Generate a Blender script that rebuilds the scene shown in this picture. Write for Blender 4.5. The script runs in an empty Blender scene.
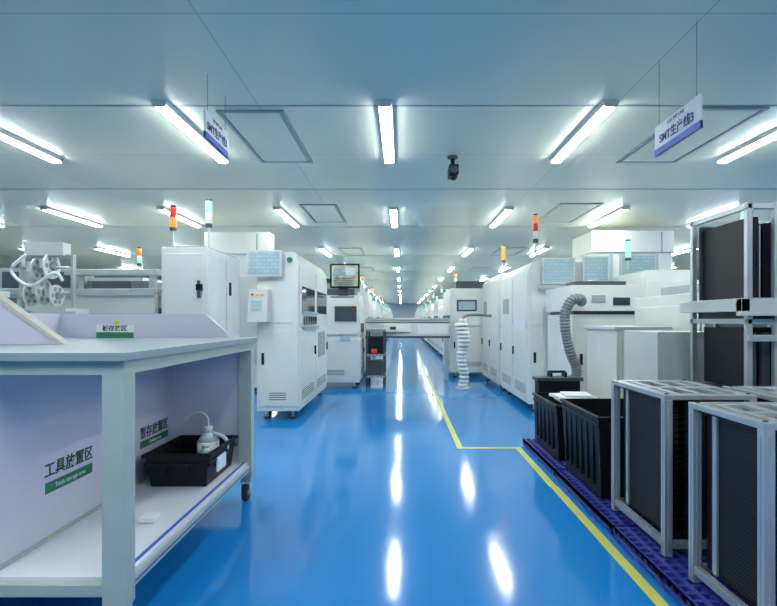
import bpy, bmesh, math, random
from mathutils import Vector, Matrix
random.seed(4)
scene = bpy.context.scene
COL = scene.collection

# ------------------------------------------------------------ materials
def mat(name, col, rough=0.5, metal=0.0, var=0.06, scale=6.0, bump=0.0, emit=None, estr=0.0, spec=0.5, coat=0.0):
    m = bpy.data.materials.new(name); m.use_nodes = True
    nt = m.node_tree; b = nt.nodes["Principled BSDF"]
    tc = nt.nodes.new("ShaderNodeTexCoord")
    nz = nt.nodes.new("ShaderNodeTexNoise"); nz.inputs["Scale"].default_value = scale
    nz.inputs["Detail"].default_value = 3
    nt.links.new(tc.outputs["Object"], nz.inputs["Vector"])
    rp = nt.nodes.new("ShaderNodeValToRGB")
    rp.color_ramp.elements[0].position = 0.3; rp.color_ramp.elements[1].position = 0.7
    rp.color_ramp.elements[0].color = tuple(c*(1-var) for c in col)+(1,)
    rp.color_ramp.elements[1].color = tuple(min(1, c*(1+var)) for c in col)+(1,)
    nt.links.new(nz.outputs["Fac"], rp.inputs["Fac"])
    nt.links.new(rp.outputs["Color"], b.inputs["Base Color"])
    b.inputs["Roughness"].default_value = rough
    b.inputs["Metallic"].default_value = metal
    b.inputs["Specular IOR Level"].default_value = spec
    if coat: b.inputs["Coat Weight"].default_value = coat; b.inputs["Coat Roughness"].default_value = 0.05
    if bump:
        bp = nt.nodes.new("ShaderNodeBump"); bp.inputs["Strength"].default_value = bump
        bp.inputs["Distance"].default_value = 0.01
        nt.links.new(nz.outputs["Fac"], bp.inputs["Height"]); nt.links.new(bp.outputs["Normal"], b.inputs["Normal"])
    if emit:
        b.inputs["Emission Color"].default_value = tuple(emit)+(1,); b.inputs["Emission Strength"].default_value = estr
    return m

M = {}
M['white'] = mat("machine_white_paint", (0.75, 0.77, 0.71), 0.38, var=0.03)
M['white2'] = mat("machine_offwhite_paint", (0.60, 0.64, 0.60), 0.42, var=0.03)
M['grey'] = mat("grey_paint", (0.32, 0.37, 0.38), 0.45)
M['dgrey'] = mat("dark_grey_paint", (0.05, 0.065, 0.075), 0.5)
M['black'] = mat("black_plastic", (0.005, 0.006, 0.009), 0.45, spec=0.3)
M['bench'] = mat("bench_steel_paint", (0.44, 0.51, 0.45), 0.4, var=0.04)
M['top'] = mat("bench_top_laminate", (0.30, 0.38, 0.39), 0.35, var=0.04)
M['lav'] = mat("lavender_board", (0.68, 0.66, 0.77), 0.55, var=0.02)
M['shelf'] = mat("white_shelf_mat", (0.76, 0.77, 0.80), 0.45, var=0.03)
M['wood'] = mat("board_edge_beige", (0.62, 0.55, 0.48), 0.6)
M['alu'] = mat("aluminium_profile", (0.52, 0.57, 0.57), 0.36, metal=0.6, var=0.04)
M['green'] = mat("label_green", (0.02, 0.20, 0.10), 0.5)
M['paper'] = mat("label_white", (0.80, 0.84, 0.86), 0.6, var=0.01)
M['blue'] = mat("label_blue", (0.03, 0.12, 0.55), 0.5)
M['ink'] = mat("ink_dark_green", (0.01, 0.07, 0.05), 0.6)
M['inkb'] = mat("ink_navy", (0.02, 0.05, 0.25), 0.6)
M['yellow'] = mat("yellow_floor_tape", (0.62, 0.62, 0.11), 0.35, var=0.05)
M['purple'] = mat("violet_plastic", (0.04, 0.055, 0.33), 0.45)
M['orange'] = mat("lamp_orange", (0.9, 0.25, 0.03), 0.3, emit=(1, .3, .03), estr=0.5)
M['red'] = mat("lamp_red", (0.7, 0.03, 0.02), 0.3, emit=(1, .05, .03), estr=0.15)
M['lgreen'] = mat("lamp_green", (0.3, 0.85, 0.65), 0.3, emit=(.4, 1, .75), estr=0.6)
M['glass'] = mat("dark_window", (0.03, 0.05, 0.06), 0.08)
M['hose'] = mat("hose_grey", (0.17, 0.20, 0.21), 0.5)
M['hosew'] = mat("hose_white", (0.78, 0.80, 0.78), 0.45)
M['cream'] = mat("process_sheet", (0.62, 0.60, 0.46), 0.6, var=0.35, scale=14)
M['tube'] = mat("fluorescent_tube", (1, 1, 1), 0.5, emit=(0.92, 0.99, 1.0), estr=62)
M['bottle'] = mat("translucent_bottle", (0.72, 0.76, 0.76), 0.3)
M['wheel'] = mat("rubber_wheel", (0.03, 0.03, 0.035), 0.6)

def screen_mat():
    m = bpy.data.materials.new("instruction_screen"); m.use_nodes = True
    nt = m.node_tree; b = nt.nodes["Principled BSDF"]
    tc = nt.nodes.new("ShaderNodeTexCoord"); mp = nt.nodes.new("ShaderNodeMapping")
    mp.inputs["Rotation"].default_value = (math.pi/2, 0, 0)
    br = nt.nodes.new("ShaderNodeTexBrick")
    br.inputs["Color1"].default_value = (0.36, 0.50, 0.54, 1); br.inputs["Color2"].default_value = (0.32, 0.45, 0.50, 1)
    br.inputs["Mortar"].default_value = (0.26, 0.36, 0.43, 1); br.inputs["Scale"].default_value = 7
    br.inputs["Mortar Size"].default_value = 0.02
    nt.links.new(tc.outputs["Object"], mp.inputs["Vector"]); nt.links.new(mp.outputs["Vector"], br.inputs["Vector"])
    nt.links.new(br.outputs["Color"], b.inputs["Base Color"]); nt.links.new(br.outputs["Color"], b.inputs["Emission Color"])
    b.inputs["Emission Strength"].default_value = 0.12; b.inputs["Roughness"].default_value = 0.25
    return m
M['screen'] = screen_mat()

def ceiling_mat():
    m = bpy.data.materials.new("ceiling_steel_panels"); m.use_nodes = True
    nt = m.node_tree; b = nt.nodes["Principled BSDF"]
    tc = nt.nodes.new("ShaderNodeTexCoord"); mp = nt.nodes.new("ShaderNodeMapping")
    mp.inputs["Location"].default_value = (0.95, 0.65, 0)
    br = nt.nodes.new("ShaderNodeTexBrick"); br.offset = 0.0
    br.inputs["Scale"].default_value = 1.0
    br.inputs["Brick Width"].default_value = 2.36; br.inputs["Row Height"].default_value = 2.05
    br.inputs["Mortar Size"].default_value = 0.004; br.inputs["Mortar Smooth"].default_value = 0.3
    br.inputs["Color1"].default_value = (0.78, 0.80, 0.63, 1); br.inputs["Color2"].default_value = (0.82, 0.84, 0.66, 1)
    br.inputs["Mortar"].default_value = (0.54, 0.57, 0.47, 1)
    nt.links.new(tc.outputs["Object"], mp.inputs["Vector"]); nt.links.new(mp.outputs["Vector"], br.inputs["Vector"])
    nt.links.new(br.outputs["Color"], b.inputs["Base Color"])
    b.inputs["Roughness"].default_value = 0.26
    nz = nt.nodes.new("ShaderNodeTexNoise"); nz.inputs["Scale"].default_value = 1.3
    nt.links.new(tc.outputs["Object"], nz.inputs["Vector"])
    bp = nt.nodes.new("ShaderNodeBump"); bp.inputs["Strength"].default_value = 0.15; bp.inputs["Distance"].default_value = 0.03
    nt.links.new(nz.outputs["Fac"], bp.inputs["Height"]); nt.links.new(bp.outputs["Normal"], b.inputs["Normal"])
    return m
def floor_mat():
    m = bpy.data.materials.new("blue_epoxy_floor"); m.use_nodes = True
    nt = m.node_tree; b = nt.nodes["Principled BSDF"]
    tc = nt.nodes.new("ShaderNodeTexCoord")
    nz = nt.nodes.new("ShaderNodeTexNoise"); nz.inputs["Scale"].default_value = 0.8; nz.inputs["Detail"].default_value = 5
    nt.links.new(tc.outputs["Object"], nz.inputs["Vector"])
    rp = nt.nodes.new("ShaderNodeValToRGB")
    rp.color_ramp.elements[0].position = 0.3; rp.color_ramp.elements[1].position = 0.7
    rp.color_ramp.elements[0].color = (0.007, 0.20, 0.56, 1); rp.color_ramp.elements[1].color = (0.010, 0.235, 0.62, 1)
    nt.links.new(nz.outputs["Fac"], rp.inputs["Fac"]); nt.links.new(rp.outputs["Color"], b.inputs["Base Color"])
    b.inputs["Roughness"].default_value = 0.11; b.inputs["Specular IOR Level"].default_value = 0.5
    n2 = nt.nodes.new("ShaderNodeTexNoise"); n2.inputs["Scale"].default_value = 2.2; n2.inputs["Detail"].default_value = 2
    nt.links.new(tc.outputs["Object"], n2.inputs["Vector"])
    bp = nt.nodes.new("ShaderNodeBump"); bp.inputs["Strength"].default_value = 0.10; bp.inputs["Distance"].default_value = 0.02
    nt.links.new(n2.outputs["Fac"], bp.inputs["Height"]); nt.links.new(bp.outputs["Normal"], b.inputs["Normal"])
    return m
M['ceil'] = ceiling_mat(); M['floor'] = floor_mat()
M['wall'] = mat("wall_white_panel", (0.80, 0.85, 0.84), 0.4, var=0.02)

# ------------------------------------------------------------ mesh builder
class B:
    def __init__(s, name):
        s.name = name; s.bm = bmesh.new(); s.mats = []
    def mi(s, k):
        if k not in s.mats: s.mats.append(k)
        return s.mats.index(k)
    def _fin(s, verts, k, mtx=None):
        i = s.mi(k)
        fs = set(f for v in verts for f in v.link_faces)
        for f in fs: f.material_index = i
        if mtx: bmesh.ops.transform(s.bm, matrix=mtx, verts=list(verts))
        return verts
    def box(s, x0, x1, y0, y1, z0, z1, k, rot=None):
        r = bmesh.ops.create_cube(s.bm, size=1.0)
        c = Vector(((x0+x1)/2, (y0+y1)/2, (z0+z1)/2))
        m = Matrix.Translation(c) @ (rot.to_4x4() if rot else Matrix.Identity(4)) @ Matrix.Diagonal((abs(x1-x0), abs(y1-y0), abs(z1-z0), 1))
        return s._fin(r['verts'], k, m)
    def cyl(s, p0, p1, r, k, seg=16, r2=None):
        p0 = Vector(p0); p1 = Vector(p1); d = p1-p0
        o = bmesh.ops.create_cone(s.bm, cap_ends=True, segments=seg, radius1=r, radius2=(r if r2 is None else r2), depth=d.length)
        q = d.to_track_quat('Z', 'Y').to_matrix().to_4x4()
        for f in set(f for v in o['verts'] for f in v.link_faces):
            if len(f.verts) == 4: f.smooth = True
        return s._fin(o['verts'], k, Matrix.Translation((p0+p1)/2) @ q)
    def sph(s, c, r, k, sc=(1, 1, 1), seg=16):
        o = bmesh.ops.create_uvsphere(s.bm, u_segments=seg, v_segments=seg//2+2, radius=r)
        for f in set(f for v in o['verts'] for f in v.link_faces): f.smooth = True
        return s._fin(o['verts'], k, Matrix.Translation(Vector(c)) @ Matrix.Diagonal((*sc, 1)))
    def prism(s, pts, k, axis, a, b):
        def P(u, v, w):
            return {'x': (w, u, v), 'y': (u, w, v), 'z': (u, v, w)}[axis]
        va = [s.bm.verts.new(P(u, v, a)) for u, v in pts]
        vb = [s.bm.verts.new(P(u, v, b)) for u, v in pts]
        fs = [s.bm.faces.new(va), s.bm.faces.new(vb[::-1])]
        n = len(pts)
        for i in range(n):
            fs.append(s.bm.faces.new((va[i], vb[i], vb[(i+1) % n], va[(i+1) % n])))
        i = s.mi(k)
        for f in fs: f.material_index = i
        bmesh.ops.recalc_face_normals(s.bm, faces=fs)
    def tube(s, pts, r, k, seg=10, ribs=0.0, pitch=0.03):
        P = [Vector(p) for p in pts]; Q = []; n = len(P)
        for i in range(n-1):
            p0 = P[max(i-1, 0)]; p1 = P[i]; p2 = P[i+1]; p3 = P[min(i+2, n-1)]
            st = max(2, int(round((p2-p1).length/(pitch/2 if ribs else r*1.5))))
            if ribs and st % 2: st += 1
            for j in range(st):
                t = j/st
                Q.append(0.5*((2*p1)+(-p0+p2)*t+(2*p0-5*p1+4*p2-p3)*t*t+(-p0+3*p1-3*p2+p3)*t**3))
        Q.append(P[-1])
        rings = []; up = Vector((0.31, 0.2, 0.93)).normalized()
        for i, q in enumerate(Q):
            d = (Q[min(i+1, len(Q)-1)]-Q[max(i-1, 0)]).normalized()
            a = d.cross(up)
            if a.length < .1: a = d.cross(Vector((1, 0, 0)))
            a.normalize(); b = d.cross(a)
            rr = r*(1+(ribs if i % 2 else -ribs))
            rings.append([s.bm.verts.new(q+(a*math.cos(2*math.pi*t/seg)+b*math.sin(2*math.pi*t/seg))*rr) for t in range(seg)])
        im = s.mi(k); fs = []
        for i in range(len(rings)-1):
            for t in range(seg):
                fs.append(s.bm.faces.new((rings[i][t], rings[i][(t+1) % seg], rings[i+1][(t+1) % seg], rings[i+1][t])))
        fs.append(s.bm.faces.new(rings[0][::-1])); fs.append(s.bm.faces.new(rings[-1]))
        for f in fs: f.material_index = im; f.smooth = not ribs
        bmesh.ops.recalc_face_normals(s.bm, faces=fs)
    def torus(s, c, R, r, k, seg=24, ms=8):
        im = s.mi(k); rings = []
        for i in range(seg):
            a = 2*math.pi*i/seg; ring = []
            for j in range(ms):
                t = 2*math.pi*j/ms
                ring.append(s.bm.verts.new((c[0]+(R+r*math.cos(t))*math.cos(a), c[1]+(R+r*math.cos(t))*math.sin(a), c[2]+r*math.sin(t))))
            rings.append(ring)
        fs = []
        for i in range(seg):
            for j in range(ms):
                fs.append(s.bm.faces.new((rings[i][j], rings[(i+1) % seg][j], rings[(i+1) % seg][(j+1) % ms], rings[i][(j+1) % ms])))
        for f in fs: f.material_index = im; f.smooth = True
        bmesh.ops.recalc_face_normals(s.bm, faces=fs)
    def build(s, bevel=0.004, parent=None):
        me = bpy.data.meshes.new(s.name)
        xs = [v.co for v in s.bm.verts]
        mn = Vector((min(c[i] for c in xs) for i in range(3))); mx = Vector((max(c[i] for c in xs) for i in range(3)))
        o = Vector(((mn.x+mx.x)/2, (mn.y+mx.y)/2, mn.z))
        bmesh.ops.translate(s.bm, verts=s.bm.verts, vec=-o)
        s.bm.to_mesh(me); s.bm.free()
        for k in s.mats: me.materials.append(M[k])
        ob = bpy.data.objects.new(s.name, me); COL.objects.link(ob); ob.location = o
        if bevel:
            bv = ob.modifiers.new("bevel", 'BEVEL'); bv.width = bevel; bv.segments = 2; bv.limit_method = 'ANGLE'; bv.angle_limit = math.radians(40)
        if parent:
            ob.parent = parent; ob.location = o-parent.location
        return ob

def text(parent, s, loc, rot, size, k, name="lettering", bold=0.0):
    c = bpy.data.curves.new(name, 'FONT'); c.body = s; c.size = size; c.align_x = 'CENTER'; c.align_y = 'CENTER'
    c.offset = bold; c.extrude = 0.0006
    c.materials.append(M[k])
    o = bpy.data.objects.new(name, c); COL.objects.link(o)
    o.parent = parent; o.location = Vector(loc)-parent.location; o.rotation_euler = rot
    return o

def copy_obj(ob, loc, rotz=0):
    n = ob.copy(); COL.objects.link(n); n.location = loc; n.rotation_euler = (0, 0, rotz); return n

# ------------------------------------------------------------ room
CZ = 2.42
RX0, RX1, RY0, RY1 = -12.0, 12.0, -3.0, 46.0
b = B("floor"); b.box(RX0, RX1, RY0, RY1, -0.1, 0, 'floor'); b.build(0)
b = B("ceiling"); b.box(RX0, RX1, RY0, RY1, CZ, CZ+0.1, 'ceil'); b.build(0)
b = B("wall_left"); b.box(RX0-.1, RX0, RY0, RY1, 0, CZ, 'wall'); b.build(0)
b = B("wall_right"); b.box(RX1, RX1+.1, RY0, RY1, 0, CZ, 'wall'); b.build(0)
b = B("wall_far"); b.box(RX0, RX1, RY1, RY1+.1, 0, CZ, 'wall'); b.build(0)
b = B("wall_back"); b.box(RX0, RX1, RY0-.1, RY0, 0, CZ, 'wall'); b.build(0)
for i, y in enumerate((1.38, 3.43, 5.62, 7.9, 11.45, 15.0, 18.55)):
    b = B("trim_%d" % (i+1)); b.box(RX0, RX1, y-.010, y+.010, CZ-.003, CZ, 'grey'); b.build(0)

# ceiling lights
b = B("ceiling_light")
b.prism([(-.05, 0), (-.042, -.030), (.042, -.030), (.05, 0)], 'white', 'y', -.61, .61)
b.prism([(-.040, -.030), (-.030, -.042), (.030, -.042), (.040, -.030)], 'tube', 'y', -.595, .595)
b.box(-.040, .040, -.61, -.595, -.043, -.029, 'white'); b.box(-.040, .040, .595, .61, -.043, -.029, 'white')
L0 = b.build(0); zoff = L0.location.z
first = True
rows = [0.4, 3.95] + [7.1+3.55*i for i in range(11)]
for r, y in enumerate(rows):
    for c in range(-5, 6):
        x = -0.11+1.46*c
        if y > 22 and abs(c) > 2: continue
        if y > 15 and abs(c) > 4: continue
        if abs(c) > 3 and (y < 6): continue
        loc = (x, y, CZ+zoff)
        if first: L0.location = loc; first = False
        else: copy_obj(L0, loc)

def access(x0, x1, y0, y1):
    b = B("ceiling_access_panel"); t = .026
    z = CZ
    b.box(x0, x1, y0, y0+t, z-.012, z, 'grey'); b.box(x0, x1, y1-t, y1, z-.012, z, 'grey')
    b.box(x0, x0+t, y0+t, y1-t, z-.012, z, 'grey'); b.box(x1-t, x1, y0+t, y1-t, z-.012, z, 'grey')
    b.box(x0+t+.012, x1-t-.012, y0+t+.012, y1-t-.012, z-.010, z, 'ceil')
    b.build(.002)
for y in (3.5, 6.35, 10.2, 14, 18):
    access(-1.26, -.80, y, y+1.15); access(1.92, 2.45, y-.05, y+1.15)

# hanging signs
def hang_sign(x, y0, y1, z0, z1, side, name="hanging_sign", s1="SMT生产线3"):
    b = B(name); b.box(x-.004, x+.004, y0, y1, z0, z1, 'paper')
    b.box(x-.006, x+.006, y0, y1, z0, z0+.035, 'blue')
    for yy in (y0+.04, y1-.04):
        b.cyl((x, yy, z1-.005), (x, yy, CZ), .0012, 'dgrey', 6)
    o = b.build(0)
    rz = -math.pi/2 if side < 0 else math.pi/2
    text(o, s1, (x+side*.0065, (y0+y1)/2, z0+.075), (math.pi/2, 0, rz), .062, 'inkb', bold=.001)
    text(o, "LED SMT LINE", (x+side*.0065, (y0+y1)/2, z1-.022), (math.pi/2, 0, rz), .026, 'inkb', name="small_lettering")
hang_sign(1.40, 2.42, 2.86, 1.90, 2.06, -1)
hang_sign(-1.12, 2.94, 3.32, 2.04, 2.20, 1)

# CCTV
b = B("security_camera")
b.cyl((.44, 4.5, CZ-.02), (.44, 4.5, CZ), .045, 'dgrey', 20)
b.cyl((.44, 4.5, CZ-.12), (.44, 4.5, CZ-.02), .018, 'black', 12)
b.box(.40, .48, 4.38, 4.56, CZ-.185, CZ-.10, 'black')
b.cyl((.44, 4.38, CZ-.15), (.44, 4.355, CZ-.15), .030, 'dgrey', 16)
b.sph((.44, 4.45, CZ-.19), .032, 'black')
b.build(.004)

# floor tape
b = B("yellow_floor_marking")
b.box(.43, .475, 4.02, 9.5, 0, .002, 'yellow'); b.box(.475, .885, 4.02, 4.065, 0, .002, 'yellow')
b.box(.89, .935, .2, 3.1, 0, .002, 'yellow'); b.box(.885, .93, 3.1, 4.065, 0, .002, 'yellow'); b.build(0)

# ------------------------------------------------------------ workbench left
b = B("workbench")
X0, X1, Y0, Y1 = -1.95, -.82, 1.53, 2.94
b.box(X0, X1, Y0, Y1, .878, .903, 'top')
b.box(X0+.02, X1-.012, Y0+.02, Y1-.02, .835, .878, 'bench')
p = .066
for x in (X0+.02, X1-.012-p):
    for y in (Y0+.02, Y1-.02-p):
        b.box(x, x+p, y, y+p, .13, .836, 'bench')
        b.box(x+.005, x+p-.005, y+.005, y+p-.005, .105, .13, 'alu')
        cx, cy = x+p/2, y+p/2
        b.cyl((cx-.014, cy-.01, .045), (cx+.014, cy-.01, .045), .045, 'wheel', 20)
        b.cyl((cx-.018, cy-.01, .045), (cx+.018, cy-.01, .045), .018, 'alu', 12)
        b.box(cx-.024, cx-.018, cy-.025, cy+.02, .035, .11, 'alu'); b.box(cx+.018, cx+.024, cy-.025, cy+.02, .035, .11, 'alu')
b.box(X0+.03, X1-.02, Y0+.03, Y1-.03, .165, .20, 'bench')
b.box(X0+.06, X1-.03, Y0+.06, Y1-.06, .20, .212, 'shelf')
b.box(X1-.02, X1-.017, Y0+.08, Y1-.08, .178, .184, 'blue')
b.box(X1-.06, X1-.045, Y0+.08, Y1-.08, .212, .2135, 'blue')
b.box(-1.30, -1.275, Y0+.06, Y1-.03, .212, .835, 'lav')
b.box(-1.275, X1-.08, Y1-.06, Y1-.035, .212, .835, 'lav')
b.box(-1.275, -1.262, Y0+.06, Y1-.06, .212, .222, 'bench')
b.prism([(-1.93, .90), (-.975, .90), (-.975, .925), (-1.10, 1.035), (-1.93, 1.035)], 'lav', 'y', Y1-.045, Y1-.02)
b.prism([(-1.93, .90), (-1.37, .90), (-1.93, 1.30)], 'lav', 'y', 2.08, 2.105)
b.prism([(-1.93, 1.30), (-1.37, .90), (-1.345, .90), (-1.93, 1.32)], 'wood', 'y', 2.07, 2.115)
b.box(-1.93, -1.905, 2.105, Y1-.045, .90, 1.035, 'lav')
xf = -1.2745
b.box(xf, xf+.002, 1.85, 2.13, .375, .415, 'green')
b.box(xf, xf+.002, 2.52, 2.82, .37, .405, 'green')
b.box(-1.57, -1.38, 2.66, 2.666, .905, .937, 'green'); b.box(-1.57, -1.38, 2.66, 2.666, .937, .975, 'paper')
b.box(-1.57, -1.38, 2.64, 2.69, .90, .906, 'paper'); b.cyl((-1.47, 2.67, .975), (-1.47, 2.67, .998), .012, 'yellow', 10)
wb = b.build(.003)
text(wb, "工具放置区", (xf+.001, 1.99, .455), (math.pi/2, 0, math.pi/2), .058, 'ink', "tool_area_lettering", .0008)
text(wb, "Tools storage area", (xf+.003, 1.99, .395), (math.pi/2, 0, math.pi/2), .024, 'paper', "tool_area_small_lettering")
text(wb, "暂存放置区", (xf+.001, 2.67, .44), (math.pi/2, 0, math.pi/2), .06, 'ink', "holding_area_lettering", .0008)
text(wb, "Holding area", (xf+.003, 2.67, .388), (math.pi/2, 0, math.pi/2), .024, 'paper', "holding_small_lettering")
text(wb, "板存放区", (-1.475, 2.6585, .956), (math.pi/2, 0, 0), .032, 'ink', "board_area_lettering", .0006)

def tote(name, x0, x1, y0, y1, z0, h, rim=.018, k='black', ribs=True):
    b = B(name); t = .008; tp = .025
    def ring(z, inset):
        return [(x0+inset, y0+inset, z), (x1-inset, y0+inset, z), (x1-inset, y1-inset, z), (x0+inset, y1-inset, z)]
    lv = [ring(z0, tp), ring(z0+h, .004), ring(z0+h, .004+t), ring(z0+t, tp+t)]
    vs = [[b.bm.verts.new(c) for c in l] for l in lv]
    fs = []
    for l in range(3):
        for i in range(4):
            fs.append(b.bm.faces.new((vs[l][i], vs[l][(i+1) % 4], vs[l+1][(i+1) % 4], vs[l+1][i])))
    fs.append(b.bm.faces.new(vs[0][::-1])); fs.append(b.bm.faces.new(vs[3]))
    bmesh.ops.recalc_face_normals(b.bm, faces=fs)
    for f in fs: f.material_index = b.mi(k)
    for zz in (z0+h-rim, z0+h-rim-.04):
        o = -.006 if zz > z0+h-rim-.01 else .0
        b.box(x0+o, x1-o, y0+o, y0+.012, zz, zz+rim*.8, k); b.box(x0+o, x1-o, y1-.012, y1-o, zz, zz+rim*.8, k)
        b.box(x0+o, x0+.012, y0, y1, zz, zz+rim*.8, k); b.box(x1-.012, x1-o, y0, y1, zz, zz+rim*.8, k)
    if ribs:
        n = int((y1-y0)/.09)
        for i in range(1, n):
            y = y0+(y1-y0)*i/n
            b.box(x0+.004, x0+.02, y-.004, y+.004, z0+.06, z0+h-.02, k)
        n = int((x1-x0)/.09)
        for i in range(1, n):
            x = x0+(x1-x0)*i/n
            b.box(x-.004, x+.004, y0+.004, y0+.02, z0+.06, z0+h-.02, k)
    return b
b = tote("shelf_tote", -1.21, -.90, 2.42, 2.83, .2135, .16)
b.box(-.905, -.896, 2.52, 2.64, .26, .33, 'paper')
b.build(.002)
# white jug with handle and bent spout
b = B("dispenser_jug"); x, y, z = -1.01, 2.70, .222
b.cyl((x, y, z), (x, y, z+.15), .055, 'bottle', 22); b.cyl((x, y, z+.15), (x, y, z+.195), .055, 'bottle', 22, .022)
b.cyl((x, y, z+.195), (x, y, z+.225), .022, 'hosew', 16)
b.tube([(x+.05, y, z+.07), (x+.095, y, z+.09), (x+.09, y, z+.16), (x+.02, y, z+.19)], .010, 'bottle', 8)
b.tube([(x, y, z+.225), (x-.005, y, z+.27), (x-.04, y, z+.295), (x-.10, y, z+.28), (x-.12, y, z+.26)], .006, 'bottle', 8)
b.build(0)
b = B("small_bottle"); x, y, z = -.975, 2.57, .222
b.cyl((x, y, z), (x, y, z+.12), .03, 'bottle', 18); b.cyl((x, y, z+.12), (x, y, z+.145), .03, 'bottle', 18, .014); b.cyl((x, y, z+.145), (x, y, z+.165), .016, 'paper', 12)
b.build(0)
b = B("eraser_block"); b.box(-1.02, -.96, 2.0, 2.07, .2135, .235, 'paper'); b.build(.004)

# ------------------------------------------------------------ helpers
def stack(b, x, y, z0, h=.32, cols=('red', 'orange', 'lgreen'), r=.028):
    b.cyl((x, y, z0), (x, y, z0+h*.5), .009, 'alu', 8)
    b.cyl((x, y, z0+h*.42), (x, y, z0+h*.5), r, 'dgrey', 14)
    n = len(cols); s = h*.5/n
    for i, c in enumerate(cols[::-1]):
        b.cyl((x, y, z0+h*.5+i*s), (x, y, z0+h*.5+(i+.94)*s), r*.95, c, 14)
    b.cyl((x, y, z0+h), (x, y, z0+h+.01), r*.9, 'dgrey', 14)

def monitor(b, x0, x1, y, z0, z1, fr='white2'):
    b.box(x0, x1, y, y+.035, z0, z1, fr)
    b.box(x0+.015, x1-.015, y-.004, y+.001, z0+.02, z1-.015, 'screen')

def machine(name, x0, x1, y0, y1, h, side, style=0, st=None, mk='white'):
    b = B(name)
    xf = x1 if side > 0 else x0
    def fx(d): return xf+side*d
    def fb(ya, yb, za, zb, k, d0=0, d1=.012):
        a, c = sorted((fx(d0), fx(d1))); b.box(a, c, ya, yb, za, zb, k)
    for x in (x0+.08, x1-.08):
        for y in (y0+.1, y1-.1):
            b.cyl((x, y, 0), (x, y, .02), .035, 'dgrey', 14); b.cyl((x, y, .02), (x, y, .10), .014, 'alu', 10)
            b.cyl((x-.015, y+.06, .035), (x+.015, y+.06, .035), .035, 'wheel', 14)
    b.box(x0, x1, y0, y1, .09, h*.56, mk)
    if style == 0:
        pr = [(x0, h*.56), (x1, h*.56), (x1, h*.95), (x1-.05, h), (x0+.02, h), (x0, h*.97)] if side > 0 else \
             [(x0, h*.56), (x1, h*.56), (x1, h*.97), (x1-.02, h), (x0+.05, h), (x0, h*.95)]
        b.prism(pr, mk, 'y', y0, y1)
    else:
        b.box(x0, x1, y0+.02, y1-.02, h*.56, h*.62, mk)
        b.box(x0, x1, y0, y1, h*.62, h, mk)
    L = y1-y0
    n = max(1, round(L/.75))
    for i in range(n):
        ya = y0+L*i/n+.012; yb = y0+L*(i+1)/n-.012
        fb(ya, yb, .14, h*.54, mk)
        fb(ya, yb, h*.575, h*.92, mk)
        if style == 0:
            if name == 'reflow_oven': fb(ya+.08, yb-.08, h*.64, h*.80, 'glass', .012, .016)
            elif i == 1: fb(ya+.2, yb-.2, h*.66, h*.78, 'grey', .012, .016)
        else:
            fb(ya+.05, yb-.05, h*.60, h*.70, 'dgrey', .012, .02)
        fb(yb-.07, yb-.045, h*.36, h*.42, 'black', .012, .028)
        for j in range(5):
            fb(ya+.08, yb-.12, .19+.022*j, .198+.022*j, 'dgrey', .012, .014)
    W = x1-x0
    b.box(x0+.025, x1-.025, y0-.010, y0, .14, h*.53, mk)
    b.box(x0+.025, x1-.025, y0-.010, y0, h*.58, h*.93, mk)
    b.box(x0+.05, x0+.075, y0-.022, y0-.01, h*.33, h*.40, 'black')
    for j in range(4): b.box(x0+W*.3, x1-W*.3, y0-.012, y0-.009, .20+.022*j, .208+.022*j, 'dgrey')
    if style: b.box(x1-.12, x1-.07, y0-.013, y0-.01, h*.85, h*.89, 'orange')
    if st: stack(b, st[0], st[1], h-.005, st[2], st[3])
    return b

# ---- left line, machine A
b = B("inspection_machine")
b.box(-1.95, -1.58, 4.2, 5.04, .09, 1.59, 'white')
for x in (-1.9, -1.63):
    for y in (4.28, 4.96): b.cyl((x, y, 0), (x, y, .09), .03, 'dgrey', 12)
b.box(-1.58, -1.57, 4.23, 4.62, .15, 1.54, 'white'); b.box(-1.58, -1.57, 4.65, 5.01, .15, 1.54, 'white')
b.box(-1.92, -1.61, 4.19, 4.2, .15, 1.0, 'white'); b.box(-1.92, -1.61, 4.19, 4.2, 1.03, 1.54, 'white')
b.box(-1.66, -1.61, 4.165, 4.19, 1.24, 1.29, 'black'); b.box(-1.65, -1.63, 4.165, 4.19, 1.18, 1.32, 'dgrey')
b.box(-1.93, -1.60, 4.22, 5.02, 1.59, 1.605, 'grey')
b.box(-1.57, -1.555, 4.70, 4.73, 1.22, 1.34, 'black')
stack(b, -1.90, 4.3, 1.6, .34, ('red', 'orange'))
stack(b, -1.585, 4.25, 1.6, .38, ('lgreen', 'paper'))
b.build()

# ---- left machine B (large, at aisle)
b = machine("reflow_oven", -1.45, -1.03, 5.18, 7.05, 1.68, 1, 0)
b.box(-1.10, -1.035, 5.165, 5.18, .14, 1.6, 'white')
monitor(b, -1.53, -1.19, 5.11, 1.43, 1.69); b.box(-1.42, -1.30, 5.14, 5.18, 1.48, 1.6, 'dgrey')
b.cyl((-1.12, 5.168, 1.60), (-1.12, 5.160, 1.60), .028, 'green', 14)
b.box(-1.03, -1.0, 5.3, 6.2, 1.06, 1.09, 'alu'); b.box(-1.03, -.99, 5.3, 6.2, .90, .93, 'grey')
for j in range(6): b.box(-1.015, -1.008, 5.35+.14*j, 5.43+.14*j, .95, 1.04, 'glass')
b.box(-1.018, -1.01, 6.3, 6.8, .55, .85, 'grey')
b.prism([(5.02, .98), (5.17, .98), (5.17, 1.30), (5.07, 1.30)], 'white2', 'x', -1.50, -1.31)
b.box(-1.47, -1.37, 5.035, 5.045, 1.09, 1.19, 'screen', Matrix.Rotation(-.16, 3, 'X'))
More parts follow.
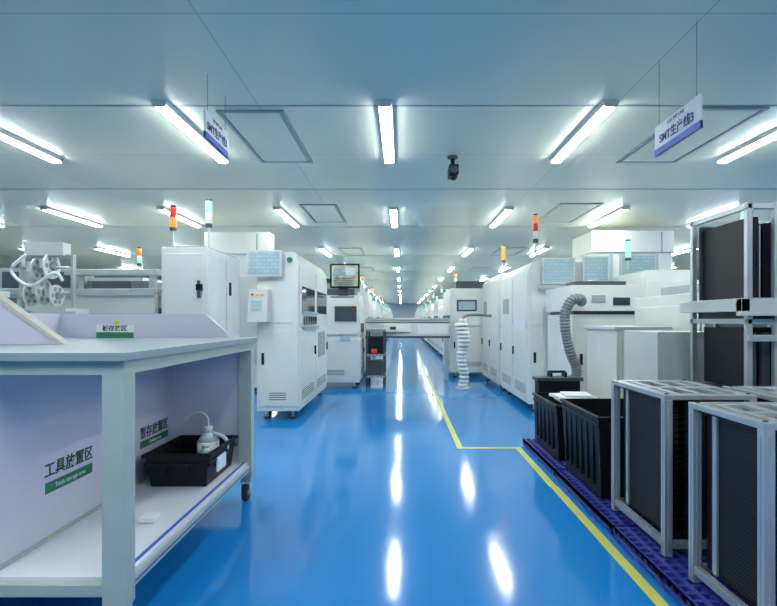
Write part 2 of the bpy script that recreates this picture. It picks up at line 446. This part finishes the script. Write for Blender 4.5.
for j in range(3): b.cyl((-1.46+.05*j, 5.065, 1.25), (-1.46+.05*j, 5.045, 1.247), .012, ['red', 'orange', 'yellow'][j], 10)
# display bracketed off the far end of the oven, facing the entrance
b.box(-.97, -.57, 6.98, 7.01, 1.43, 1.76, 'black'); b.box(-.945, -.595, 6.972, 6.981, 1.455, 1.735, 'cream')
b.box(-.92, -.80, 6.968, 6.973, 1.60, 1.70, 'screen'); b.box(-.76, -.63, 6.968, 6.973, 1.60, 1.70, 'paper')
for j in range(4): b.box(-.92, -.66, 6.968, 6.973, 1.48+.026*j, 1.488+.026*j, 'dgrey')
b.box(-1.06, -.78, 7.01, 7.04, 1.5, 1.56, 'dgrey'); b.box(-.86, -.72, 7.0, 7.02, 1.32, 1.43, 'dgrey'); b.box(-.96, -.64, 6.95, 7.03, 1.30, 1.325, 'grey')
b.build(.006)
# C group
b = machine("placement_machine", -1.35, -.62, 7.55, 8.25, 1.36, 1, 1)
b.box(-.98, -.66, 7.53, 7.548, .98, 1.2, 'dgrey'); b.box(-.9, -.75, 7.525, 7.53, .7, .78, 'screen')
b.box(-1.2, -.7, 7.65, 8.1, 1.36, 1.46, 'dgrey')
b.build()
b = B("feeder_cart")
for x in (-.55, -.29):
    for y in (7.9, 8.45):
        b.box(x, x+.03, y, y+.03, .09, .85, 'dgrey'); b.cyl((x, y+.015, .045), (x+.03, y+.015, .045), .045, 'wheel', 14)
b.box(-.56, -.25, 7.89, 8.49, .83, .87, 'grey'); b.box(-.55, -.26, 7.9, 8.48, .45, .48, 'grey'); b.box(-.55, -.26, 7.9, 8.48, .12, .15, 'grey')
for j in range(6): b.box(-.53, -.28, 7.93+.09*j, 7.99+.09*j, .48, .72, 'black')
b.box(-.47, -.38, 7.885, 7.9, .5, .56, 'red'); b.box(-.54, -.3, 7.93, 8.4, .15, .36, 'dgrey')
b.build()
# bridge conveyor over aisle
b = B("bridge_conveyor")
b.box(-.61, .80, 8.62, 8.66, .70, 1.03, 'white2'); b.box(-.61, .80, 8.94, 8.98, .70, 1.03, 'white2')
b.box(-.61, .80, 8.66, 8.94, .93, .96, 'dgrey'); b.box(-.61, .80, 8.612, 8.62, .70, .735, 'dgrey')
b.box(-.61, .80, 8.60, 8.62, .995, 1.03, 'alu'); b.box(-.61, .80, 8.612, 8.62, .95, .965, 'dgrey'); b.box(-.55, -.1, 8.61, 8.62, .76, .86, 'grey'); b.box(.25, .76, 8.61, 8.62, .77, .93, 'white')
b.box(-.30, .15, 8.58, 8.62, .80, .93, 'white'); b.box(-.2, -.1, 8.574, 8.58, .84, .89, 'dgrey')
for x in (-.58, .73):
    for y in (8.64, 8.92):
        b.box(x, x+.045, y, y+.045, 0, .79, 'alu')
b.build()

# ---- right line
b = machine("placement_machine", 1.37, 2.15, 5.60, 7.15, 1.63, -1, 0, (1.46, 5.66, .52, ('orange', 'red', 'paper')))
b.box(1.350, 1.358, 5.7, 6.2, .9, 1.0, 'paper')
b.build(.006)
b = machine("screen_printer", 1.36, 2.1, 7.3, 8.75, 1.66, -1, 0, (1.45, 7.4, .40, ('orange', 'orange')))
b.build(.006)
b = machine("placement_machine", .85, 1.6, 9.0, 10.6, 1.55, -1, 1)
b.box(.95, 1.5, 9.1, 10.4, 1.55, 1.68, 'dgrey'); b.box(.95, 1.3, 8.985, 8.992, 1.15, 1.35, 'dgrey'); b.box(.98, 1.27, 8.98, 8.986, 1.18, 1.32, 'screen')
b.build(.006)
b = machine("placement_machine", -1.5, -.62, 9.15, 10.6, 1.5, 1, 1)
b.box(-1.4, -.75, 9.3, 10.4, 1.5, 1.66, 'grey')
b.build(.006)

# white coiled flexible duct standing at the aisle edge
b = B("flexible_exhaust_duct")
b.cyl((.88, 7.5, 0), (.88, 7.5, .03), .11, 'white2', 20)
for i in range(16):
    z = .06+.058*i
    dx = .02*math.sin(i*.7); dy = .01*math.cos(i*.9)
    R = .055 if i < 10 else .075
    b.torus((.88+dx, 7.5+dy, z), R, .023, 'hosew')
    b.cyl((.88+dx, 7.5+dy, z-.03), (.88+dx, 7.5+dy, z+.03), R*.8, 'grey', 16)
b.cyl((.88, 7.5, .94), (.88, 7.5, 1.02), .05, 'white2', 16)
b.tube([(.88, 7.5, .98), (.92, 7.55, 1.06), (1.1, 7.68, 1.08), (1.33, 7.70, 1.06)], .022, 'hose', 10)
b.build(0)

# far production rows (shared meshes)
protoL = machine("production_machine", -1.65, -.75, 11.0, 12.9, 1.55, 1, 1, (-.85, 11.1, .4, ('orange', 'lgreen'))).build(0)
protoL2 = machine("production_machine", -1.65, -.75, 13.1, 14.7, 1.35, 1, 0, (-.85, 13.2, .4, ('lgreen',))).build(0)
protoR = machine("production_machine", 1.05, 1.95, 11.0, 12.9, 1.6, -1, 1, (1.15, 11.1, .4, ('orange', 'lgreen'))).build(0)
protoR2 = machine("production_machine", 1.05, 1.95, 13.1, 14.7, 1.4, -1, 0, (1.15, 13.2, .4, ('lgreen',))).build(0)
for i in range(1, 8):
    dy = 3.95*i
    for p in (protoL, protoL2, protoR, protoR2):
        copy_obj(p, p.location+Vector((0, dy, 0)))
for xo in (-2.6, -5.6, -8.6):
    for i in range(6):
        for p in (protoL, protoL2):
            copy_obj(p, p.location+Vector((xo, -4.3+3.95*i, 0)))
for xo in (2.9, 5.9, 8.9):
    for i in range(6):
        for p in (protoR, protoR2):
            copy_obj(p, p.location+Vector((xo, -3.2+3.95*i, 0)))

def tall(x0, x1, y0, y1, h):
    b = B("oven_exhaust_housing")
    b.box(x0, x1, y0, y1, .06, h-.3, 'white'); b.box(x0-.02, x1+.02, y0-.02, y1, h-.3, h, 'white')
    b.box(x0+.1, x1-.1, y0-.012, y0, .4, 1.6, 'white2'); b.box(x0+.05, x1-.05, y0+.05, y1-.05, 0, .06, 'dgrey')
    b.box(x1-.16, x1-.14, y0-.024, y0-.02, h-.30, h-.02, 'grey')
    b.build(.006)
tall(-2.72, -1.86, 7.2, 7.45, 2.22)
tall(2.65, 3.75, 7.2, 8.0, 2.24)

# ---- left background behind bench
b = B("board_conveyor")
b.box(-5.2, -2.05, 4.30, 4.36, 1.02, 1.24, 'white2'); b.box(-5.2, -2.05, 4.85, 4.91, 1.02, 1.24, 'white2')
b.box(-5.2, -2.05, 4.36, 4.85, 1.05, 1.10, 'dgrey')
b.box(-5.2, -2.05, 4.285, 4.30, 1.20, 1.26, 'alu'); b.box(-5.2, -2.05, 4.285, 4.30, 1.02, 1.06, 'grey')
for x in (-5.1, -4.2, -3.3, -2.2):
    for y in (4.32, 4.84):
        b.box(x, x+.06, y, y+.06, 0, 1.03, 'alu')
b.box(-5.0, -2.15, 4.36, 4.85, .2, .9, 'dgrey')
for x in (-2.75, -2.15): b.box(x, x+.05, 4.4, 4.45, 1.24, 1.42, 'alu')
b.box(-2.85, -2.06, 4.37, 4.47, 1.38, 1.43, 'alu'); b.box(-2.75, -2.2, 4.5, 4.8, 1.24, 1.34, 'grey')
b.box(-2.62, -2.3, 4.38, 4.4, 1.26, 1.33, 'dgrey')
for x in (-3.9, -3.5, -3.1): b.box(x, x+.25, 4.5, 4.8, 1.24, 1.45, 'grey'); b.box(x+.03, x+.22, 4.49, 4.5, 1.28, 1.42, 'dgrey')
b.build()
b = B("feeder_reel_rack")
b.box(-3.0, -2.55, 3.92, 4.22, 1.05, 1.09, 'white2')
for x in (-2.98, -2.60):
    for y in (3.94, 4.17): b.box(x, x+.035, y, y+.035, 0, 1.05, 'alu')
for i, (x, z, r) in enumerate(((-2.90, 1.20, .09), (-2.80, 1.22, .10), (-2.70, 1.19, .085), (-2.84, 1.40, .09), (-2.74, 1.42, .10))):
    b.cyl((x-.006, 4.05, z), (x+.006, 4.05, z), r, 'hosew', 26); b.cyl((x-.03, 4.05, z), (x+.03, 4.05, z), r*.35, 'grey', 14)
    for a in range(6):
        an = a*math.pi/3; b.cyl((x+.0075, 4.05+math.cos(an)*r*.66, z+math.sin(an)*r*.66), (x+.0085, 4.05+math.cos(an)*r*.66, z+math.sin(an)*r*.66), r*.2, 'grey', 12)
    b.box(x-.045, x-.02, 3.98, 4.15, z-.02, z+.05, 'white2')
b.cyl((-2.97, 4.05, 1.21), (-2.57, 4.05, 1.21), .012, 'alu', 8); b.cyl((-2.97, 4.05, 1.41), (-2.57, 4.05, 1.41), .012, 'alu', 8)
for x in (-2.97, -2.57): b.box(x-.01, x+.01, 4.03, 4.07, 1.05, 1.5, 'alu')
b.box(-2.92, -2.62, 4.0, 4.1, 1.5, 1.60, 'white2'); b.box(-2.98, -2.56, 4.03, 4.07, 1.49, 1.51, 'alu')
b.tube([(-2.88, 3.97, 1.5), (-2.98, 3.95, 1.38), (-2.83, 3.94, 1.26), (-2.66, 3.96, 1.36), (-2.6, 3.97, 1.3)], .012, 'hosew', 8)
b.build(.002)
b = B("tool_cabinet")
b.box(-3.6, -2.3, 3.2, 3.6, .05, 1.04, 'white2'); b.box(-3.58, -2.98, 3.19, 3.2, .1, 1.0, 'white'); b.box(-2.94, -2.32, 3.19, 3.2, .1, 1.0, 'white')
b.box(-3.02, -3.0, 3.17, 3.19, .5, .65, 'black'); b.box(-2.92, -2.9, 3.17, 3.19, .5, .65, 'black'); b.box(-3.55, -2.35, 3.22, 3.58, 0, .05, 'dgrey')
b.box(-3.62, -2.28, 3.18, 3.62, 1.04, 1.06, 'grey')
b.build()
b = B("label_printer"); b.box(-2.85, -2.6, 3.28, 3.5, 1.06, 1.15, 'dgrey'); b.box(-2.82, -2.63, 3.3, 3.48, 1.15, 1.19, 'white2'); b.box(-2.8, -2.65, 3.27, 3.28, 1.08, 1.12, 'glass'); b.build()

# ---- right cluster
b = B("board_loader_machine")
x0, x1, y0, y1 = 1.52, 2.12, 4.62, 5.4
b.box(x0, x1, y0, y1, .09, 1.05, 'white'); b.box(x0-.02, x1, y0-.03, y1, 1.08, 1.31, 'white'); b.box(x0+.02, x1-.02, y0+.02, y1-.02, 1.05, 1.08, 'dgrey')
b.box(x0+.03, x1-.03, y0-.01, y0, .15, 1.0, 'white'); b.box(x0+.06, x0+.085, y0-.025, y0-.01, .6, .7, 'black')
b.box(x0+.16, x0+.28, y0-.04, y0-.03, 1.16, 1.22, 'grey'); b.box(x0+.35, x0+.5, y0-.034, y0-.03, 1.13, 1.2, 'glass')
for x in (x0+.06, x1-.06):
    for y in (y0+.08, y1-.08): b.cyl((x, y, 0), (x, y, .09), .03, 'dgrey', 12)
b.box(x0+.05, x1-.1, y0+.05, y0+.35, 1.31, 1.35, 'dgrey')
b.cyl((x0+.3, y0+.3, 1.35), (x0+.3, y0+.3, 1.38), .05, 'alu', 14)
b.build(.006)
b = B("flexible_hose")
b.cyl((1.43, 4.47, 0), (1.43, 4.47, .03), .065, 'dgrey', 18)
b.tube([(1.43, 4.47, .02), (1.43, 4.46, .3), (1.50, 4.45, .55), (1.44, 4.43, .72), (1.40, 4.43, .9), (1.40, 4.44, 1.06), (1.46, 4.45, 1.17), (1.54, 4.48, 1.18), (1.575, 4.545, 1.16)], .042, 'hose', 12, ribs=.10, pitch=.028)
b.build(0)
b = B("instruction_board")
for (xa, xb, y, za, zb) in ((1.49, 1.84, 5.5, 1.38, 1.66), (1.92, 2.2, 5.5, 1.40, 1.68), (2.32, 2.7, 5.5, 1.46, 1.70)):
    monitor(b, xa, xb, y, za, zb, 'white2')
b.box(1.45, 2.75, 5.515, 5.53, 1.33, 1.38, 'alu')
for x in (2.22, 2.70): b.box(x, x+.03, 5.515, 5.545, 0, 1.7, 'alu')
b.build()
b = machine("buffer_machine", 2.20, 2.68, 4.75, 5.35, 1.46, -1, 0, (2.27, 5.2, .34, ('lgreen', 'lgreen')))
b.build()
b = B("cooling_unit")
b.box(1.50, 1.86, 3.62, 4.2, .06, .93, 'white'); b.box(1.53, 1.83, 3.61, 3.62, .1, .88, 'white'); b.box(1.48, 1.88, 3.6, 4.22, .93, .955, 'white2')
for j in range(6): b.box(1.6, 1.78, 3.604, 3.61, .2+.03*j, .21+.03*j, 'dgrey')
b.box(1.54, 1.82, 3.66, 4.16, 0, .06, 'dgrey')
b.build()
b = B("equipment_case")
b.box(1.12, 1.46, 4.24, 4.37, 0, .50, 'black'); b.box(1.10, 1.48, 4.22, 4.38, .50, .53, 'dgrey')
b.box(1.2, 1.38, 4.225, 4.24, .2, .4, 'dgrey'); b.box(1.22, 1.24, 4.26, 4.36, .53, .57, 'black'); b.box(1.34, 1.36, 4.26, 4.36, .53, .57, 'black'); b.box(1.22, 1.36, 4.30, 4.33, .56, .58, 'black')
b.build()
b = B("transfer_machine")
b.box(1.93, 2.75, 3.30, 4.3, .08, 1.18, 'white2'); b.box(1.96, 2.72, 3.29, 3.30, .14, .62, 'white2'); b.box(1.96, 2.72, 3.29, 3.30, .66, 1.1, 'white2')
b.box(1.92, 1.93, 3.34, 4.26, .14, 1.1, 'white2')
b.box(1.98, 2.7, 3.35, 4.25, 0, .08, 'dgrey'); b.box(2.1, 2.7, 3.5, 4.2, 1.18, 1.26, 'grey')
stack(b, 2.32, 3.5, 1.26, .50, ('lgreen', 'lgreen'))
b.build()
b = B("cabinet")
b.box(1.50, 1.86, 3.04, 3.5, .06, .93, 'white2')
b.box(1.53, 1.83, 3.03, 3.04, .12, .88, 'white2'); b.box(1.53, 1.83, 3.07, 3.48, 0, .06, 'dgrey'); b.box(1.78, 1.80, 3.015, 3.03, .5, .6, 'black')
b.build()

# magazine loader with aluminium frame, densely loaded with black magazines
b = B("magazine_loader")
x0, x1, y0, y1 = 1.64, 2.55, 2.46, 2.95
t = .026
for x in (x0, x1-t, (x0+x1)/2-t/2, x0+.13):
    for y in (y0, y1-t): b.box(x, x+t, y, y+t, .0, 1.56, 'alu')
for z in (.12, .62, .98, 1.08, 1.53):
    for y in (y0, y1-t): b.box(x0-.01, x1, y+.002, y+t-.002, z, z+t, 'alu')
    for x in (x0, x1-t): b.box(x+.002, x+t-.002, y0, y1, z, z+t, 'alu')
b.box(x0+.03, x1-.03, y0+.03, y1-.03, 1.0, 1.05, 'dgrey')
b.box(x0+.05, x1-.05, y0+.05, y1-.05, .16, .60, 'dgrey'); b.box(x0+.05, x1-.05, y0+.1, y1-.05, .66, .96, 'black')
for i in range(13):
    xa = x0+.045+.064*i
    b.box(xa, xa+.040, y0+.045, y1-.05, 1.11, 1.50-(i % 3)*.03, 'black')
    b.box(xa+.046, xa+.053, y0+.05, y0+.06, 1.11, 1.46, 'alu')
    b.box(xa, xa+.04, y0+.06, y0+.08, .68, .94, 'dgrey')
b.box(x0+.03, x1-.03, y1-.048, y1-.035, 1.11, 1.52, 'dgrey')
b.box(x0-.06, x1, y0-.05, y0-.01, 1.02, 1.10, 'white2'); b.box(x0-.06, x0-.02, y0-.05, y1, 1.04, 1.10, 'white2')
b.box(x0-.02, x1, y0-.045, y0-.012, .90, .93, 'alu')
b.build(.002)

# PCB magazine racks (foreground)
def mag(x0, x1, y0, y1, z0, z1):
    b = B("pcb_magazine_rack"); t = .032
    for x in (x0, x1-t):
        for y in (y0, y1-t):
            b.box(x, x+t, y, y+t, z0, z1-.02, 'alu')
            b.box(x+.012, x+.020, y-.001, y+.002, z0+.03, z1-.04, 'grey')
            b.box(x-.001, x+.002, y+.012, y+.020, z0+.03, z1-.04, 'grey')
    for z in (z0+.03, ):
        b.box(x0+t, x1-t, y0+.004, y0+t-.004, z, z+.03, 'alu'); b.box(x0+t, x1-t, y1-t+.004, y1-.004, z, z+.03, 'alu')
        b.box(x0+.004, x0+t-.004, y0+t, y1-t, z, z+.03, 'alu'); b.box(x1-t+.004, x1-.004, y0+t, y1-t, z, z+.03, 'alu')
    zt = z1-.02
    b.box(x0, x1, y0, y0+.05, zt, z1, 'alu'); b.box(x0, x1, y1-.05, y1, zt, z1, 'alu')
    b.box(x0, x0+.04, y0+.05, y1-.05, zt, z1, 'alu'); b.box(x1-.04, x1, y0+.05, y1-.05, zt, z1, 'alu')
    n = 3
    for i in range(n):
        xa = x0+.04+(x1-x0-.08)*(i+.5)/n
        b.box(xa-.016, xa+.016, y0+.05, y1-.05, zt+.002, z1-.003, 'alu')
    b.box(x0+.04, x1-.04, (y0+y1)/2-.02, (y0+y1)/2+.02, zt+.004, z1-.001, 'alu')
    b.box(x0+.02, x1-.02, y0+.03, y1-.03, zt-.012, zt, 'black')
    for (sx, sy) in ((x0+.02, y0+.025), (x1-.02, y0+.025), (x0+.02, y1-.025), (x1-.02, y1-.025)):
        b.cyl((sx, sy, z1), (sx, sy, z1+.004), .008, 'dgrey', 10)
    for (xa, xb) in ((x0+.045, x0+.06), (x1-.06, x1-.045)):
        b.box(xa, xb, y0+.04, y1-.04, z0+.06, zt-.012, 'black')
    nz = 40; H = zt-.03-(z0+.07)
    for j in range(nz):
        z = z0+.07+H*j/nz
        b.box(x0+.06, x0+.075, y0+.04, y1-.04, z, z+H/nz*.5, 'black'); b.box(x1-.075, x1-.06, y0+.04, y1-.04, z, z+H/nz*.5, 'black')
        b.box(x0+.042, x0+.046, y0+.05, y1-.12, z, z+H/nz*.45, 'black')
    for j in range(0, nz, 2):
        z = z0+.07+H*j/nz+.004
        b.box(x0+.065, x1-.065, y0+.06, y1-.06, z, z+.003, 'black')
    b.box(x0+.036, x0+.046, y1-.11, y1-.085, z0+.06, zt-.01, 'alu')
    for xa in (x0+.10, x0+.16, x1-.12):
        b.box(xa, xa+.02, y0+.03, y0+.045, z0+.06, zt-.012, 'black')
    b.box(x0+.055, x1-.055, y1-.05, y1-.04, z0+.06, zt-.012, 'black')
    return b.build(.0015)
PZ = .052
mag(1.05, 1.42, 2.07, 2.60, PZ, .70)
mag(1.05, 1.42, 1.50, 1.90, PZ, .70)
mag(1.46, 1.83, 2.00, 2.36, PZ, .70)
mag(1.46, 1.83, 1.56, 1.92, PZ, .70)

# black totes on pallets
b = tote("black_tote", 1.03, 1.44, 2.72, 3.36, PZ, .44); b.build(.003)
b = tote("black_tote", 1.03, 1.44, 3.46, 4.08, PZ, .38); b.build(.003)
b = B("paper_bundle")
b.box(1.09, 1.34, 3.455, 3.72, .434, .455, 'paper'); b.box(1.07, 1.32, 3.50, 3.74, .455, .475, 'paper', Matrix.Rotation(.15, 3, 'Z')); b.box(1.12, 1.3, 3.5, 3.7, .475, .49, 'hosew', Matrix.Rotation(-.1, 3, 'Z'))
b.build(.003)

# violet plastic pallets
def pallet(x0, x1, y0, y1):
    b = B("plastic_pallet"); z1 = .05
    nx = max(2, int((x1-x0)/.05)); ny = max(2, int((y1-y0)/.05))
    for i in range(nx+1):
        x = x0+(x1-x0-.018)*i/nx; b.box(x, x+.018, y0, y1, .03, z1, 'purple')
    for j in range(ny+1):
        y = y0+(y1-y0-.018)*j/ny; b.box(x0, x1, y, y+.018, .028, z1-.002, 'purple')
    for i in range(5):
        for j in range(5):
            x = x0+(x1-x0-.05)*i/4; y = y0+(y1-y0-.05)*j/4
            b.box(x, x+.05, y, y+.05, 0, .03, 'purple')
    b.box(x0, x1, y0, y0+.008, .012, z1, 'purple'); b.box(x0, x0+.008, y0, y1, .012, z1, 'purple')
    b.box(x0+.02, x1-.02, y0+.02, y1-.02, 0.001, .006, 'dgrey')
    b.build(.0)
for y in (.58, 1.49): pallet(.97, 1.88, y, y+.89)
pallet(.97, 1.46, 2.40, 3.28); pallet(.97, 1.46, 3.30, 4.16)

# ------------------------------------------------------------ world + camera
w = bpy.data.worlds.new("World"); scene.world = w; w.use_nodes = True
w.node_tree.nodes["Background"].inputs[0].default_value = (0.55, 0.75, 0.85, 1); w.node_tree.nodes["Background"].inputs[1].default_value = 0.3
cam = bpy.data.cameras.new("camera"); co = bpy.data.objects.new("camera", cam); COL.objects.link(co)
co.location = (0, 0, 1.0); co.rotation_euler = (math.pi/2, 0, 0)
cam.sensor_width = 36; cam.lens = 24.0; cam.shift_x = -13.5/777; cam.shift_y = 17/777
cam.clip_start = .05; cam.clip_end = 200
scene.camera = co
scene.view_settings.view_transform = 'Standard'
scene.view_settings.exposure = 0.0
